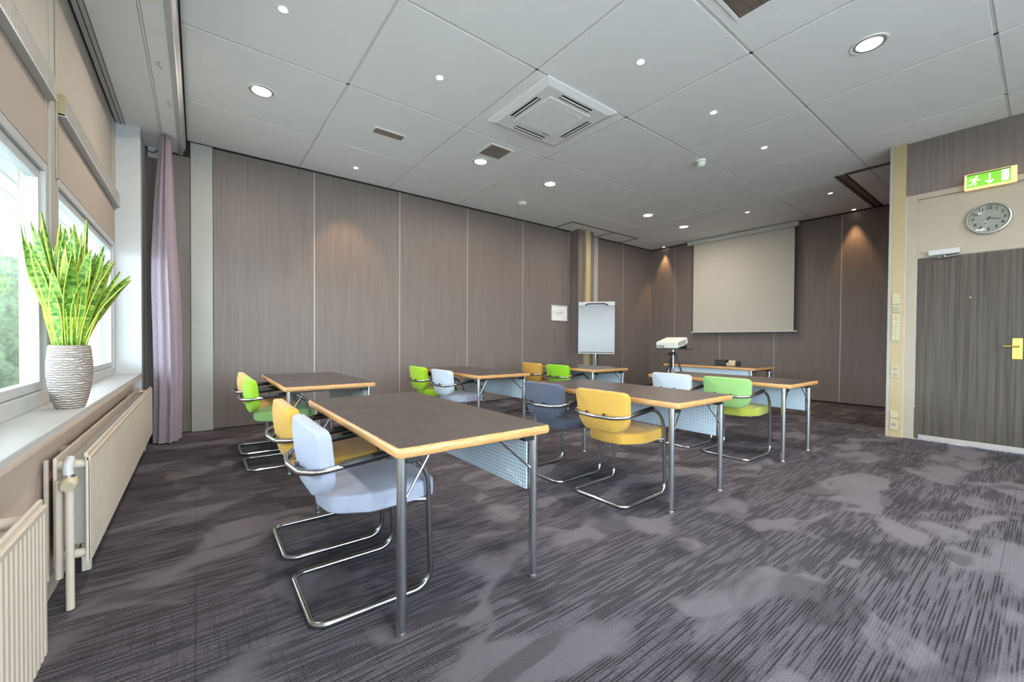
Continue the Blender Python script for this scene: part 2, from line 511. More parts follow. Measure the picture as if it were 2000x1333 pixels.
# dark brown partition tracks let into the ceiling
def groove(x0, x1, y0, y1): MB().box(x0, x1, y0, y1, ZC-.003, ZC+.004).obj('partition_track', 'slot', ceiling)
def groove2(x0, x1, y0, y1): MB().box(x0, x1, y0, y1, ZC-.004, ZC+.004).obj('track_gap', 'dark_gap', ceiling)
groove(6.96, XS, 1.70, 1.84); groove2(6.96, XS, 1.79, 1.81); groove2(6.96, XS, 1.70, 1.715)
groove(6.93, 7.02, 1.157, 1.70); groove2(7.005, 7.02, 1.157, 1.70)
for a in ((5.70, 7.79, 5.60, 5.64), (5.70, 5.74, 5.64, YW), (7.75, 7.79, 5.64, YW), (6.93, 6.97, 5.64, YW)): groove(*a)

# strip ceiling along the windows, drop beam, rails ------------------
mb = MB(); mb.box(XWIN-.1, -.165, YR-.1, YW, ZS, ZC+.15)
strip = struct(mb.obj('ceiling_strip', 'strip_white'), 'smooth white lowered ceiling strip above the windows', 'ceiling')
MB().box(XWIN, XWIN+.018, YR, 5.61, ZS-.004, ZS+.01).obj('shadow_gap', 'black', strip)
MB().box(-.622, -.560, YR, 5.61, ZS-.012, ZS).obj('blind_rail', 'white', strip)
MB().box(-.594, -.588, YR, 5.61, ZS-.014, ZS-.011).obj('rail_groove', 'black', strip)
MB().box(-.562, -.558, YR, 5.61, ZS-.013, ZS-.011).obj('rail_groove', 'black', strip)
mb = MB()
prof = [(-.165, ZS-.012), (-.128, ZS-.012), (-.124, ZS+.03), (-.105, ZS+.05), (-.100, ZC-.004), (-.100, ZC+.1), (-.165, ZC+.1)]
V = [(x, YR, z) for x, z in prof]+[(x, YW-.002, z) for x, z in prof]; n = len(prof)
mb.add(V, [tuple(range(n)), tuple(range(2*n-1, n-1, -1))]+[(i, (i+1) % n, n+(i+1) % n, n+i) for i in range(n)])
struct(mb.obj('trim_1', 'white'), 'white moulded drop beam between ceiling strip and tiles', 'trim')
# long wall ------------------------------------------------------------
mb = MB(); mb.box(XWIN-.1, XS+.1, YW+.014, YW+.14, 0, ZC+.15)
wall_back = struct(mb.obj('wall_back', 'dark_gap'), 'long taupe panelled partition wall with pale seams', 'wall')
def panel_y(x0, x1, z0=.012, z1=ZC-.020):
    MB().box(x0+.004, x1-.004, YW, YW+.016, z0, z1, .0015).obj('wall_panel', 'taupe', wall_back)
def seam_y(x, z0=.012, z1=ZC-.020): MB().box(x-.006, x+.006, YW-.0015, YW+.013, z0, z1).obj('seam_strip', 'seam', wall_back)
pe = [.147, 1.264, 2.473, 3.683, 4.907, 6.14]
for a, b in zip(pe[:-1], pe[1:]): panel_y(a, b)
for x in pe[1:]: seam_y(x)
panel_y(-.455, -.06, .012, 3.20); panel_y(7.02, 7.932); panel_y(7.932, XS-.004); seam_y(7.932); seam_y(XS-.008); panel_y(6.14, 7.02)
MB().box(-.06, .147, YW-.022, YW+.013, .004, ZC-.012, .002).obj('end_post', 'trim_white', wall_back)
for z in (.25, .75, 1.25, 1.8, 2.4, 3.1): MB().lathe([(.004, 0), (.004, .0015)], 8).obj('screw', 'steel', wall_back).matrix_local = Matrix.Translation((-.035, YW-.022, z)) @ Matrix.Rotation(PI/2, 4, 'X')
# pilaster on the long wall with cable trunking
mb = MB(); mb.box(6.17, 6.62, 5.887, YW, 0, ZC)
pil = struct(mb.obj('trim_2', 'taupe'), 'taupe pilaster standing out from the long wall behind the flip chart', 'pilaster')
MB().box(6.335, 6.47, 5.827, 5.887, 0, ZC, .004).obj('cable_trunking', 'cream', pil)
MB().box(6.345, 6.352, 5.822, 5.83, 0, ZC).obj('trunking_lip', 'cream_light', pil)
MB().box(6.875, 7.012, YW-.03, YW+.012, .004, ZC-.012, .003).obj('end_post', 'trim_white', wall_back)

# screen wall ------------------------------------------------------------
mb = MB(); mb.box(XS+.014, XS+.14, 1.10, YW+.1, 0, ZC+.15)
wall_right = struct(mb.obj('wall_right', 'dark_gap'), 'taupe panelled wall behind the projection screen', 'wall')
pe = [1.157, 2.254, 3.311, 4.38, 5.464, YW]
for a, b in zip(pe[:-1], pe[1:]): MB().box(XS, XS+.016, a+.004, b-.004, .03, ZC-.020, .0015).obj('wall_panel', 'taupe', wall_right)
for y in pe[1:-1]: MB().box(XS-.0015, XS+.013, y-.006, y+.006, .03, ZC-.020).obj('seam_strip', 'seam', wall_right)

# door wall ------------------------------------------------------------
DY0, DY1, DZ = .085, .922, 2.05           # leaf
mb = MB()
mb.box(XD, XD+.12, 1.012, 1.157, 0, ZC+.1); mb.box(XD, XD+.12, YR-.1, -.02, 0, ZC+.1); mb.box(XD, XD+.12, -.02, 1.012, 2.782, ZC+.1)
mb.box(XD+.12, XS+.1, 1.05, 1.157, 0, ZC+.1)
wd = struct(mb.obj('wall_right_near', 'taupe'), 'taupe wall around the door beside the cream pillar', 'wall')
mb = MB()
mb.box(XD-.012, XD+.10, DY1, 1.012, 0, 2.782, .003); mb.box(XD-.012, XD+.10, -.02, DY0, 0, 2.782, .003)
mb.box(XD-.012, XD+.10, DY0, DY1, 2.722, 2.782, .003); mb.box(XD-.012, XD+.10, DY0, DY1, DZ+.004, 2.115, .003)
df = struct(mb.obj('trim_3', 'white_warm'), 'cream white door frame with a panel over the door', 'door frame')
MB().box(XD+.012, XD+.03, DY0, DY1, 2.115, 2.722).obj('transom_panel', 'white_warm', df)
mb = MB(); mb.box(XD-.002, XD+.045, DY0+.004, DY1-.004, .012, DZ)
door = struct(mb.obj('door_1', 'taupe_door'), 'grey-brown wood-grain door with a brass lever handle', 'door')
MB().box(XD-.006, XD-.002, DY0+.01, .885, .014, .062).obj('kick_strip', 'seam', door)
for k in range(5): MB().lathe([(.004, 0), (.003, .002)], 8).obj('screw', 'steel', door).matrix_local = Matrix.Translation((XD-.006, .86-.165*k, .04)) @ Matrix.Rotation(-PI/2, 4, 'Y')
hp = MB().box(XD-.012, XD-.002, .150, .219, .942, 1.154, .003).obj('handle_plate', 'brass', door)
mb = MB(); mb.tube(fillet([(XD-.010, .178, 1.072), (XD-.055, .178, 1.072), (XD-.055, .275, 1.072)], .012), .0095, 10)
mb.obj('lever', 'brass', hp, True)
MB().box(XD-.0135, XD-.011, .176, .192, 1.112, 1.116).obj('key_slot', 'black', hp)
MB().lathe([(.007, 0), (.007, .004), (.003, .005)], 12).obj('peephole', 'brass', door).matrix_local = Matrix.Translation((XD-.002, .508, 1.587)) @ Matrix.Rotation(-PI/2, 4, 'Y')
dc = MB().box(XD-.062, XD-.012, .585, .825, 2.066, 2.122, .004).obj('closer_body', 'white', door)
mb = MB(); mb.tube([(XD-.05, .60, 2.060), (XD-.05, .77, 2.045), (XD-.018, .66, 2.038)], .006, 8); mb.lathe([(.012, 0), (.012, .02)], 10, (XD-.05, .70, 2.036))
mb.obj('closer_arm', 'chrome', dc)

# cream cable trunking on the wall corner ----------------------------------
mb = MB(); mb.box(XD-.045, XD, 1.020, 1.157, 0, ZC-.002, .004)
tr = struct(mb.obj('trim_4', 'cream'), 'tall cream cable trunking pillar left of the door', 'trunking')
MB().box(XD-.047, XD-.02, 1.130, 1.1585, 0, ZC-.01, .002).obj('trunking_edge', 'trim_white', tr)
MB().box(XD-.048, XD-.044, 1.046, 1.124, .0, 3.05).obj('trunking_cover', 'cream', tr)
MB().box(XD-.048, XD-.044, 1.046, 1.124, 3.06, ZC-.02).obj('trunking_cover', 'cream', tr)
MB().box(XD-.025, XD, 1.008, 1.022, 0, 2.78).obj('side_channel', 'knee', tr)
XP = XD-.048
def plate(name, label, cat, z0, z1, extra=None, y0=1.047, y1=1.118, mat='cream_light', group=None):
    t = thing(name, label, cat, (XP, (y0+y1)/2, (z0+z1)/2), group=group)
    h = (z1-z0)/2; w = (y1-y0)/2
    MB().box(-.010, 0, -w, w, -h, h, .003).obj('plate', mat, t)
    if extra: extra(t, w, h)
    return t
def rocker(t, w, h):
    MB().box(-.015, -.009, -w*.7, w*.7, -h*.7, h*.7, .003).obj('rocker', 'white_warm', t)
def rows(nr):
    def f(t, w, h):
        for k in range(nr):
            zc = h-(k+.5)*2*h/nr
            for yy in (-.45, .45):
                MB().box(-.015, -.009, yy*w-w*.34, yy*w+w*.34, zc-h/nr*.7, zc+h/nr*.7, .002).obj('rocker', 'cream_light', t)
    return f
def sockets(nr):
    def f(t, w, h):
        for k in range(nr):
            zc = h-(k+.5)*2*h/nr
            c = MB().lathe([(.024, 0), (.024, .003), (.020, .003), (.019, .001)], 20).obj('socket_ring', 'white_warm', t)
            c.matrix_local = Matrix.Translation((-.010, 0, zc)) @ Matrix.Rotation(-PI/2, 4, 'Y')
            for yy in (-.008, .008):
                q = MB().lathe([(.0032, 0), (.0032, .004)], 8).obj('pin_hole', 'black', t); q.matrix_local = Matrix.Translation((-.010, yy, zc)) @ Matrix.Rotation(-PI/2, 4, 'Y')
    return f
plate('blank_plate', 'tall blank off-white plate topmost on the cream pillar', 'plate', 1.550, 1.672)
plate('light_switch', 'single white rocker switch below the blank plate on the pillar', 'switch', 1.455, 1.535, rocker)
plate('switch_panel', 'tall panel of four rows of cream rocker switches on the pillar', 'switch', 1.115, 1.43, rows(4))
plate('double_socket', 'double wall socket at table height on the cream pillar', 'socket', .695, .830, sockets(2))
plate('small_box', 'small white square box near the foot of the cream pillar', 'wall box', .225, .300)
plate('low_socket', 'single wall socket lowest on the cream pillar near the carpet', 'socket', .085, .205, sockets(1))

# wall behind the camera (window row added for soft fill) ------------------------------------------
mb = MB(); xa, xb, za, zb = -.3, 3.5, .5, 2.8
mb.box(XWIN-.1, xa, YR-.12, YR, 0, ZC+.1); mb.box(xb, XD+.1, YR-.12, YR, 0, ZC+.1); mb.box(xa, xb, YR-.12, YR, 0, za); mb.box(xa, xb, YR-.12, YR, zb, ZC+.1)
struct(mb.obj('wall_rear', 'white'), 'plain white wall with added fill windows behind the viewpoint', 'wall')

# window wall -------------------------------------------------------------
WY = [(3.50, 5.60), (1.23, 3.33), (-1.04, 1.06), (-3.30, -1.21)]
ZW0, ZW1 = .745, 2.035
mb = MB()
mb.box(XWIN-.105, XKNEE, YR, 6.13, 0, .718)                    # wall under the sill
mb.box(XWIN-.105, XWIN, YR, 6.13, ZW1, ZS+.1)                  # head
for a, b in ((5.60, 6.13), (3.33, 3.50), (1.06, 1.23), (-1.21, -1.04)): mb.box(XWIN-.105, XWIN, a, b, .718, ZW1)
wl = struct(mb.obj('wall_left', 'knee'), 'window wall with a beige plaster part under the sill', 'wall')
for i, (a, b) in enumerate(WY):
    MB().box(XWIN-.002, XWIN+.006, a-.02, b+.02, 2.47, ZS-.004).obj('facade_panel', 'upper_panel', wl)
    MB().box(XWIN-.002, XWIN+.004, a-.0, b+.0, ZW1+.002, 2.47).obj('blind_panel', 'blind', wl)
for a, b in ((3.345, 3.485), (1.075, 1.215)):
    MB().box(XWIN, XWIN+.012, a, b, ZW0, ZS-.006, .003).obj('mullion_post', 'upper_panel', wl)
    MB().box(XWIN+.012, XWIN+.02, b-.05, b-.02, 2.0, ZS-.006, .003).obj('mullion_bead', 'white_warm', wl)
MB().box(XWIN+.0, XWIN+.012, 5.50, 5.61, 2.36, ZS-.006, .003).obj('mullion_post', 'upper_panel', wl)
MB().box(XWIN-.001, XWIN+.004, 5.585, 5.61, ZW0, 2.37).obj('mullion_bead', 'white', wl)
mb = MB(); mb.box(XWIN, XSILL, 5.61, YW, .0, ZS)
struct(mb.obj('trim_5', 'white'), 'smooth white pillar at the far end of the windows', 'pillar')
mb = MB(); mb.box(XKNEE, XKNEE+.012, YR, 5.60, 0, .085, .002)
struct(mb.obj('baseboard_left', 'rad_fin'), 'grey painted baseboard under the radiators', 'baseboard')
mb = MB(); mb.box(XWIN-.02, XSILL, YR, 5.612, .716, .745, .004)
sill = struct(mb.obj('trim_6', 'white'), 'long white window sill carrying the potted plant', 'window sill')
MB().box(XSILL-.004, XSILL+.003, YR, 5.60, .700, .718).obj('sill_apron', 'knee', sill)

def window(idx, y0, y1, label):
    mb = MB(); fr = .05
    X0, X1 = XWIN-.085, XWIN+.004
    mb.box(X0, X1, y0, y0+fr, ZW0, ZW1, .004); mb.box(X0, X1, y1-fr, y1, ZW0, ZW1, .004)
    mb.box(X0, X1, y0+fr, y1-fr, ZW1-fr, ZW1, .004); mb.box(X0, X1, y0+fr, y1-fr, ZW0, ZW0+.075, .004)
    w = struct(mb.obj('window_%d' % idx, 'white'), label, 'window')
    mb = MB(); s = .045; a, b, z0, z1 = y0+fr+.004, y1-fr-.004, ZW0+.079, ZW1-fr-.004; X0, X1 = XWIN-.06, XWIN-.012
    mb.box(X0, X1, a, a+s, z0, z1, .003); mb.box(X0, X1, b-s, b, z0, z1, .003); mb.box(X0, X1, a+s, b-s, z1-s, z1, .003); mb.box(X0, X1, a+s, b-s, z0, z0+s, .003)
    mb.obj('sash', 'white', w)
    MB().box(XWIN-.038, XWIN-.032, a+s-.004, b-s+.004, z0+s-.004, z1-s+.004).obj('pane', 'glass', w)
    p = light('daylight_portal', 'AREA', (XWIN-.11, (y0+y1)/2, (ZW0+ZW1)/2), 1, (1,1,1), None, shape='RECTANGLE', size=ZW1-ZW0, size_y=y1-y0)
    p.rotation_euler = (0, -PI/2, 0); p.data.cycles.is_portal = True
window(1, *WY[0], 'far white framed window beside the lilac curtain')
window(2, *WY[1], 'white framed window behind the potted plant')
window(3, *WY[2], 'white framed window nearest the viewpoint')
window(4, *WY[3], 'white framed window behind the viewpoint')
mb = MB(); f = .06  # unseen window row, added to bring soft fill light into the room
for x in (xa, xa+.935, xa+1.87, xa+2.805, xb-f): mb.box(x, x+f, YR-.09, YR-.03, za, zb)
mb.box(xa, xb, YR-.09, YR-.03, za, za+f); mb.box(xa, xb, YR-.09, YR-.03, zb-f, zb)
w5 = struct(mb.obj('window_5', 'white'), 'wide white framed window row added for fill light behind the viewpoint', 'window')
for k in range(4): MB().box(xa+.935*k+.05, xa+.935*k+.945, YR-.063, YR-.057, za+.05, zb-.05).obj('pane', 'glass', w5)
p = light('daylight_portal', 'AREA', ((xa+xb)/2, YR-.13, (za+zb)/2), 1, (1,1,1), None, shape='RECTANGLE', size=xb-xa, size_y=zb-za)
p.rotation_euler = (PI/2, 0, 0); p.data.cycles.is_portal = True

# ventilation boxes above the windows
for (a, b), lab in (((3.505, 5.60), 'long slatted ventilation box above the far window'), ((1.23, 3.315), 'long slatted ventilation box above the window behind the plant')):
    t = thing('ventilation_box', lab, 'ventilation grille', (XWIN+.004, a, 2.385), group='ventilation boxes above the windows')
    L = b-a; D = .036
    MB().box(0, D-.006, .012, L-.008, .012, .118).obj('housing', 'dark_gap', t)
    MB().box(0, D, 0, .02, 0, .125, .002).obj('end_cap', 'cream', t); MB().box(0, D, L-.012, L, 0, .125, .002).obj('end_cap', 'cream', t)
    MB().box(0, D+.004, 0, L, -.004, .012, .002).obj('bottom_tray', 'white', t)
    MB().box(0, D, .02, L-.012, .117, .125).obj('top_lip', 'upper_panel', t)
    mb = MB()
    y = .03
    while y < L-.03: mb.box(D-.007, D, y, y+.014, .012, .118); y += .027
    mb.obj('slats', 'upper_panel', t)['kind'] = 'stuff'

# outside ---------------------------------------------------------------
mb = MB(); mb.box(-26, XWIN-.105, -22, 30, -.2, -.05); mb.box(XWIN-.105, 14, -22, YR-.12, -.2, -.05)
struct(mb.obj('ground_outside', 'paving'), 'pale paved ground outside the windows', 'ground')
mb = MB(); V = []; F = []
nx = 100; x0, x1 = -3.3, -.78
for i in range(nx+1):
    x = x0+(x1-x0)*i/nx; z = 2.47+.028*math.sin(2*PI*x/.15)
    V += [(x, -5, z), (x, 7.5, z), (x, 7.5, z+.012), (x, -5, z+.012)]
for i in range(nx):
    for k in range(4): F.append((i*4+k, i*4+(k+1) % 4, (i+1)*4+(k+1) % 4, (i+1)*4+k))
F += [(0,1,2,3), (nx*4+3, nx*4+2, nx*4+1, nx*4)]
mb.add(V, F)
tag(mb.obj('corrugated_canopy', 'roof_sheet', None, True), 'pale corrugated canopy roof outside above the windows', 'canopy')
t = thing('hedge', 'dense green hedge outside beyond the windows', 'hedge', (-5.2, 6, -.05))
for k in range(6):
    bm = bmesh.new(); bmesh.ops.create_icosphere(bm, subdivisions=4, radius=1)
    for q in bm.verts:
        n = q.co.normalized(); d = 1+.10*math.sin(7*n.x+k)*math.sin(6*n.y+2*k)+.08*math.sin(15*n.z+9*n.x)*math.sin(13*n.y+k)+random.uniform(-.03, .03)
        q.co = Vector((n.x*.8*d, n.y*1.5*d, max(-.95, n.z)*.85*d+.82))
    me = bpy.data.meshes.new('bush'); bm.to_mesh(me); bm.free(); me.shade_smooth()
    if k == 5: loc = (2.45, 5.0, 0); me.transform(Matrix.Diagonal((1.1, .75, 1.55, 1)))
    else: loc = (random.uniform(-.4, .4)+max(0, k-3)*.9, -6+2.6*k, 0)
    obj('bush', me, 'hedge', t, loc)

# ------------------------------------------------------------------ radiators
def radiator(name, y0, y1, label, near_end_pipe):
    t = thing(name, label, 'radiator', (-.36, y0, 0), group='white panel radiators under the windows')
    L = y1-y0; z0, z1 = .155, .618
    V = []; F = []; n = max(2, int(L/.0335)); y = 0; st = L/n
    outl = []
    for k in range(n):                                   # fluted front
        a = k*st; outl += [(-.0035, a), (0, a+st*.22), (0, a+st*.70), (-.0035, a+st*.92)]
    outl.append((-.0035, L))
    m = len(outl)
    for x, yy in outl: V += [(x, yy, z0), (x, yy, z1-.035)]
    for i in range(m-1): F.append((2*i, 2*i+2, 2*i+3, 2*i+1))
    mb = MB(); mb.add(V, F); mb.box(-.014, -.006, 0, L, z0, z1-.02); mb.box(-.013, .001, 0, L, z1-.036, z1-.018, .003)
    mb.obj('front_panel', 'rad', t)
    MB().box(-.020, -.008, 0, L, z1-.02, z1, .004).obj('top_rim', 'rad', t)
    MB().box(-.108, -.096, .0, L, z0, z1-.01, .003).obj('back_panel', 'rad', t)
    mb = MB(); y = .10
    while y < L-.1: mb.box(-.094, -.022, y, y+.004, z0+.05, z1-.06); y += .035
    mb.obj('convector_fins', 'rad_fin', t)['kind'] = 'stuff'
    ends = (.03, L-.03)
    for yy in ends:
        for z in (z0+.035, z1-.05): MB().tube([(-.10, yy, z), (-.012, yy, z)], .019, 12).obj('connector', 'rad', t, True)
    for yy in (.35, L-.35): MB().box(-.149, -.108, yy, yy+.03, z0+.02, z1-.03).obj('wall_bracket', 'rad', t)
    MB().box(-.075, -.045, L-.12, L-.09, 0, z0+.02).obj('foot', 'rad', t); MB().box(-.075, -.045, .30, .33, 0, z0+.02).obj('foot', 'rad', t)
    if near_end_pipe:
        v = MB().tube([(-.052, -.055, -.001), (-.052, -.055, .505)], .013, 12).obj('riser_pipe', 'rad', t, True)
        MB().tube([(-.088, -.02, .12), (-.088, -.02, .52)], .012, 12).obj('riser_pipe', 'rad', t, True)
        mb = MB(); mb.lathe([(.014, 0), (.024, .004), (.026, .02), (.026, .045), (.021, .055)], 20)
        kb = mb.obj('thermostat_knob', 'cream_light', t, True); kb.matrix_local = Matrix.Translation((-.052, -.035, .52)) @ Matrix.Rotation(PI/2+.25, 4, 'X')
        MB().tube(fillet([(-.058, -.005, .60), (-.058, -.045, .585), (-.056, -.05, .545)], .02), .016, 12).obj('valve_elbow', 'white', t, True)
        MB().tube([(-.055, -.05, .548), (-.055, -.05, .528)], .019, 12).obj('valve_nut', 'steel', t, True)
        MB().tube([(-.132, .03, .10), (-.132, .03, .60)], .008, 8).obj('riser_pipe', 'knee', t)
radiator('radiator', 2.46, 5.47, 'long white fluted radiator with a thermostat knob, below the potted plant', True)
radiator('radiator', -1.2, 1.832, 'white fluted radiator cut off by the lower left corner', False)

# ------------------------------------------------------------------ curtain
t = thing('curtain', 'gathered lilac-grey curtain hanging beside the white pillar', 'curtain', (-.265, 5.74, .012))
V = []; F = []; n = 96; levels = [0, .05, .4, .8, 1.2, 1.6, 2.0, 2.4, 2.8, 3.05, ZS-.03]
for li, z in enumerate(levels):
    f = 1 if z < 1.5 else 1-.62*((z-1.5)/1.7)**1.3
    ax, ay = .108*f, .19*(.55+.45*f)
    for k in range(n):
        a = 2*PI*k/n
        w = 1+.11*math.sin(9*a+.6+.05*z)+.05*math.sin(14*a+.8*z)
        V.append((ax*w*math.cos(a)+.012*math.sin(2.1*z), ay*w*math.sin(a), z))
for li in range(len(levels)-1):
    for k in range(n): F.append((li*n+k, li*n+(k+1) % n, (li+1)*n+(k+1) % n, (li+1)*n+k))
F += [tuple(range(n-1, -1, -1)), tuple((len(levels)-1)*n+k for k in range(n))]
mb = MB(); mb.add(V, F); mb.obj('cloth', 'curtain', t, True)
mb = MB(); mb.box(-.022, -.004, YR+.1-5.74, YW-.02-5.74, ZS-.030, ZS-.012); mb = MB()
rl = thing('curtain_rail', 'thin white double-groove curtain rail on the ceiling strip', 'rail', (-.29, 0, ZS))
MB().box(-.012, .012, YR+.1, 5.93, -.006, 0).obj('rail_body', 'strip_white', rl)
for gx in (-.0075, .0075): MB().box(gx-.0014, gx+.0014, YR+.1, 5.93, -.0068, -.0055).obj('groove', 'slot', rl)
for (hx, hy) in ((-.235, 4.20), (-.205, 4.85)):
    h = MB(); h.tube(fillet([(0, 0, 0), (0, 0, -.02), (.02, .03, -.028)], .008), .004, 6); h.box(-.012, .012, -.006, .006, -.006, 0)
    tag(h.obj('ceiling_hook', 'steel', None, loc=(hx, hy, ZS)), 'small metal hook on the ceiling strip nearer the viewpoint' if hy < 4.5 else 'small metal hook on the ceiling strip nearer the curtain', 'hook', 'hooks on the ceiling strip')
jb = MB(); jb.box(-.43, -.345, 6.08, YW-.001, 3.10, ZS-.001, .004)
tag(jb.obj('junction_box', 'white'), 'white junction box high behind the curtain', 'junction box')
cw = MB(); cw.tube(fillet([(-.448, 6.05, 3.19), (-.42, 6.05, 3.15), (-.37, 6.06, 3.15), (-.35, 6.07, 3.19)], .02), .005, 6)
tag(cw.obj('loose_wire', 'black'), 'loose black wire by the junction box behind the curtain', 'wire')

# ------------------------------------------------------------------ potted plant
t = thing('potted_plant', 'tall snake plant in a ridged pale pot on the window sill', 'plant', (-.512, 3.02, .745))
PH = .318
prof = [(.050, 0), (.053, .003), (.064, .04), (.076, .10), (.083, .17), (.083, .23), (.078, .29), (.075, PH-.004), (.073, PH), (.068, PH), (.068, PH-.03)]
mb = MB(); mb.lathe(prof, 48); mb.obj('pot', 'pot', t, True)
mb = MB(); mb.lathe([(.067, 0), (.067, .012), (.03, .020)], 24, (0, 0, PH-.035)); mb.obj('soil', 'soil', t, True)
def leaf(bx, by, az, lean, length, width, curve, i):
    N = 9; V = []; F = []; UV = []
    d = Vector((math.cos(az), math.sin(az), 0)); side0 = Vector((-math.sin(az), math.cos(az), 0))
    tw = random.uniform(-1.3, 1.3)
    pos = Vector((bx, by, PH-.02)); ang = lean*.35
    for k in range(N+1):
        s = k/N
        wd = width*(.34+.66*min(1, s*2.0)) * (1 if s < .62 else max(.03, math.cos((s-.62)/.38*PI/2)**.75))
        dirv = d*math.sin(ang)+Vector((0, 0, math.cos(ang)))
        nrm = (d*math.cos(ang)-Vector((0, 0, math.sin(ang))))
        a = tw*s+random.uniform(-.05, .05)
        side = side0*math.cos(a)+nrm*math.sin(a); nn = nrm*math.cos(a)-side0*math.sin(a)
        th = .0026*(1-.6*s)
        for (u, off) in ((-1, .010*wd/.05), (-.5, .002), (0, -.003), (.5, .002), (1, .010*wd/.05)):
            q = pos+side*(u*wd/2)+nn*off; V.append(q+nn*th)
        for (u, off) in ((-1, .010*wd/.05), (-.5, .002), (0, -.003), (.5, .002), (1, .010*wd/.05)):
            q = pos+side*(u*wd/2)+nn*off; V.append(q-nn*th)
        pos = pos+dirv*(length/N); ang += (lean*.9+curve)/N
    for q in V:
        if q.x < -.122: q.x = -.122+(q.x+.122)*.12
    for k in range(N):
        A = k*10; B = (k+1)*10
        for c in range(4):
            F.append((A+c, A+c+1, B+c+1, B+c)); F.append((A+5+c+1, A+5+c, B+5+c, B+5+c+1))
        F.append((A+5, A, B, B+5)); F.append((A+4, A+9, B+9, B+4))
    F.append((0, 5, 6, 1)); F.append((1, 6, 7, 2)); F.append((2, 7, 8, 3)); F.append((3, 8, 9, 4))
    E = N*10; F += [(E, E+1, E+6, E+5), (E+1, E+2, E+7, E+6), (E+2, E+3, E+8, E+7), (E+3, E+4, E+9, E+8)]
    me = new_mesh('leaf', V, F); uvl = me.uv_layers.new(name='UVMap')
    for lp in me.loops:
        vi = lp.vertex_index; uvl.data[lp.index].uv = ((vi % 5)/4, (vi//10)/N*length/.5)
    me.shade_smooth()
    obj('leaf', me, 'leaf', t)
NL = 40
for i in range(NL):
    r = .052*math.sqrt((i+.5)/NL); az = i*2.39996+.4
    bx, by = r*math.cos(az), r*math.sin(az)
    out = r/.052
    lean = out*random.uniform(.10, .50)
    length = random.uniform(.50, .68) if out < .8 else random.uniform(.30, .60)
    leaf(bx, by, az+random.uniform(-.7, .7), lean, length, random.uniform(.040, .066), random.uniform(-.12, .22), i)
# the long leaves that lean out into the room
leaf(.045, -.01, -.25, .60, .42, .050, .10, 90); leaf(.05, .0, .1, .50, .44, .056, .10, 91); leaf(.04, -.03, -.6, .42, .48, .050, .1, 92)
for az, ln, L in ((3.6, .30, .60), (4.0, .26, .52), (4.5, .30, .40), (2.9, .32, .50), (5.2, .34, .36), (4.9, .2, .55)): leaf(.04*math.cos(az), .04*math.sin(az), az, ln, L, .055, .10, 95)

# ------------------------------------------------------------------ ceiling fittings
def downlight(x, y, label, on=True):
    t = thing('downlight', label, 'ceiling light', (x, y, ZC), group='large round downlights')
    mb = MB(); mb.lathe([(.118, -.001), (.117, -.006), (.104, -.008), (.097, -.004), (.097, -.001)], 40); mb.obj('trim_ring', 'fitting', t, True)
    mb = MB(); mb.lathe([(.098, -.0025), (.090, -.0085), (.080, -.0060), (.077, -.0025)], 40); mb.obj('reflector_ring', 'steel', t, True)
    MB().lathe([(.076, -.003), (.076, -.006)], 36).obj('lamp_disc', 'lamp_glow', t, True)
    l = light('downlight_lamp', 'AREA', (0, 0, -.012), DOWN_W, WARM, t, shape='DISK', size=.16); l.data.spread = math.radians(178)
def spot(x, y, label, tilt=(0, 0), w=1.0, ang=62):
    t = thing('spotlight', label, 'ceiling light', (x, y, ZC), group='small recessed spotlights')
    mb = MB(); mb.lathe([(.040, -.001), (.039, -.005), (.030, -.006), (.027, -.001)], 28); mb.obj('trim_ring', 'fitting', t, True)
    MB().lathe([(.026, -.001), (.026, -.004)], 20).obj('lamp_disc', 'spot_glow', t, True)
    l = light('spot_lamp', 'SPOT', (0, 0, -.02), SPOT_W*w, WARMER, t, spot_size=math.radians(ang), spot_blend=.6, shadow_soft_size=.025)
    l.rotation_euler = (tilt[0], tilt[1], 0)
downlight(.475, 4.467, 'large round downlight nearest the curtain')
downlight(2.875, 4.467, 'large round downlight beside the square speaker grille')
downlight(4.075, 4.467, 'large round downlight just beyond the air conditioner, past the speaker grille')
downlight(6.475, 4.467, 'second farthest large round downlight before the projection screen')
downlight(7.675, 4.467, 'farthest large round downlight before the projection screen')
downlight(4.075, .867, 'largest looking round downlight at the upper right')
for x, y, lb in ((.475, .867, 'above the viewpoint on the window side'), (2.875, .867, 'above the viewpoint beside the square grille'), (.475, -1.533, 'behind the viewpoint nearest the windows'),
                 (2.875, -1.533, 'behind the viewpoint in the middle of its row'), (4.075, -1.533, 'behind the viewpoint second from the door wall'), (5.275, -1.533, 'behind the viewpoint nearest the door wall')):  # out of view, added for their light, carrying on the ceiling grid
    downlight(x, y, 'added unseen round downlight ' + lb)
spot(.475, 3.267, 'small spotlight nearest the top left, above the window strip')
spot(1.675, 3.267, 'small spotlight left of the air conditioner')
spot(2.875, 2.067, 'small spotlight right of the air conditioner, nearest the top edge')
spot(4.075, 2.067, 'second small spotlight in the row to the right of the air conditioner')
spot(5.275, 2.067, 'third small spotlight in the row, next past the white motion sensor')
spot(7.675, 2.067, 'small spotlight beside the dark ceiling track')
spot(7.675, 3.267, 'small spotlight just in front of the projection screen')
spot(1.675, 5.66, 'small spotlight washing the long wall at the left', (.10, 0), 2.0, 70)
spot(8.955, 5.72, 'small spotlight washing the far corner left of the screen', (.05, .02), 2.6, 50)
spot(8.93, 2.067, 'small spotlight washing the wall right of the screen', (0, .03), 2.6, 50)

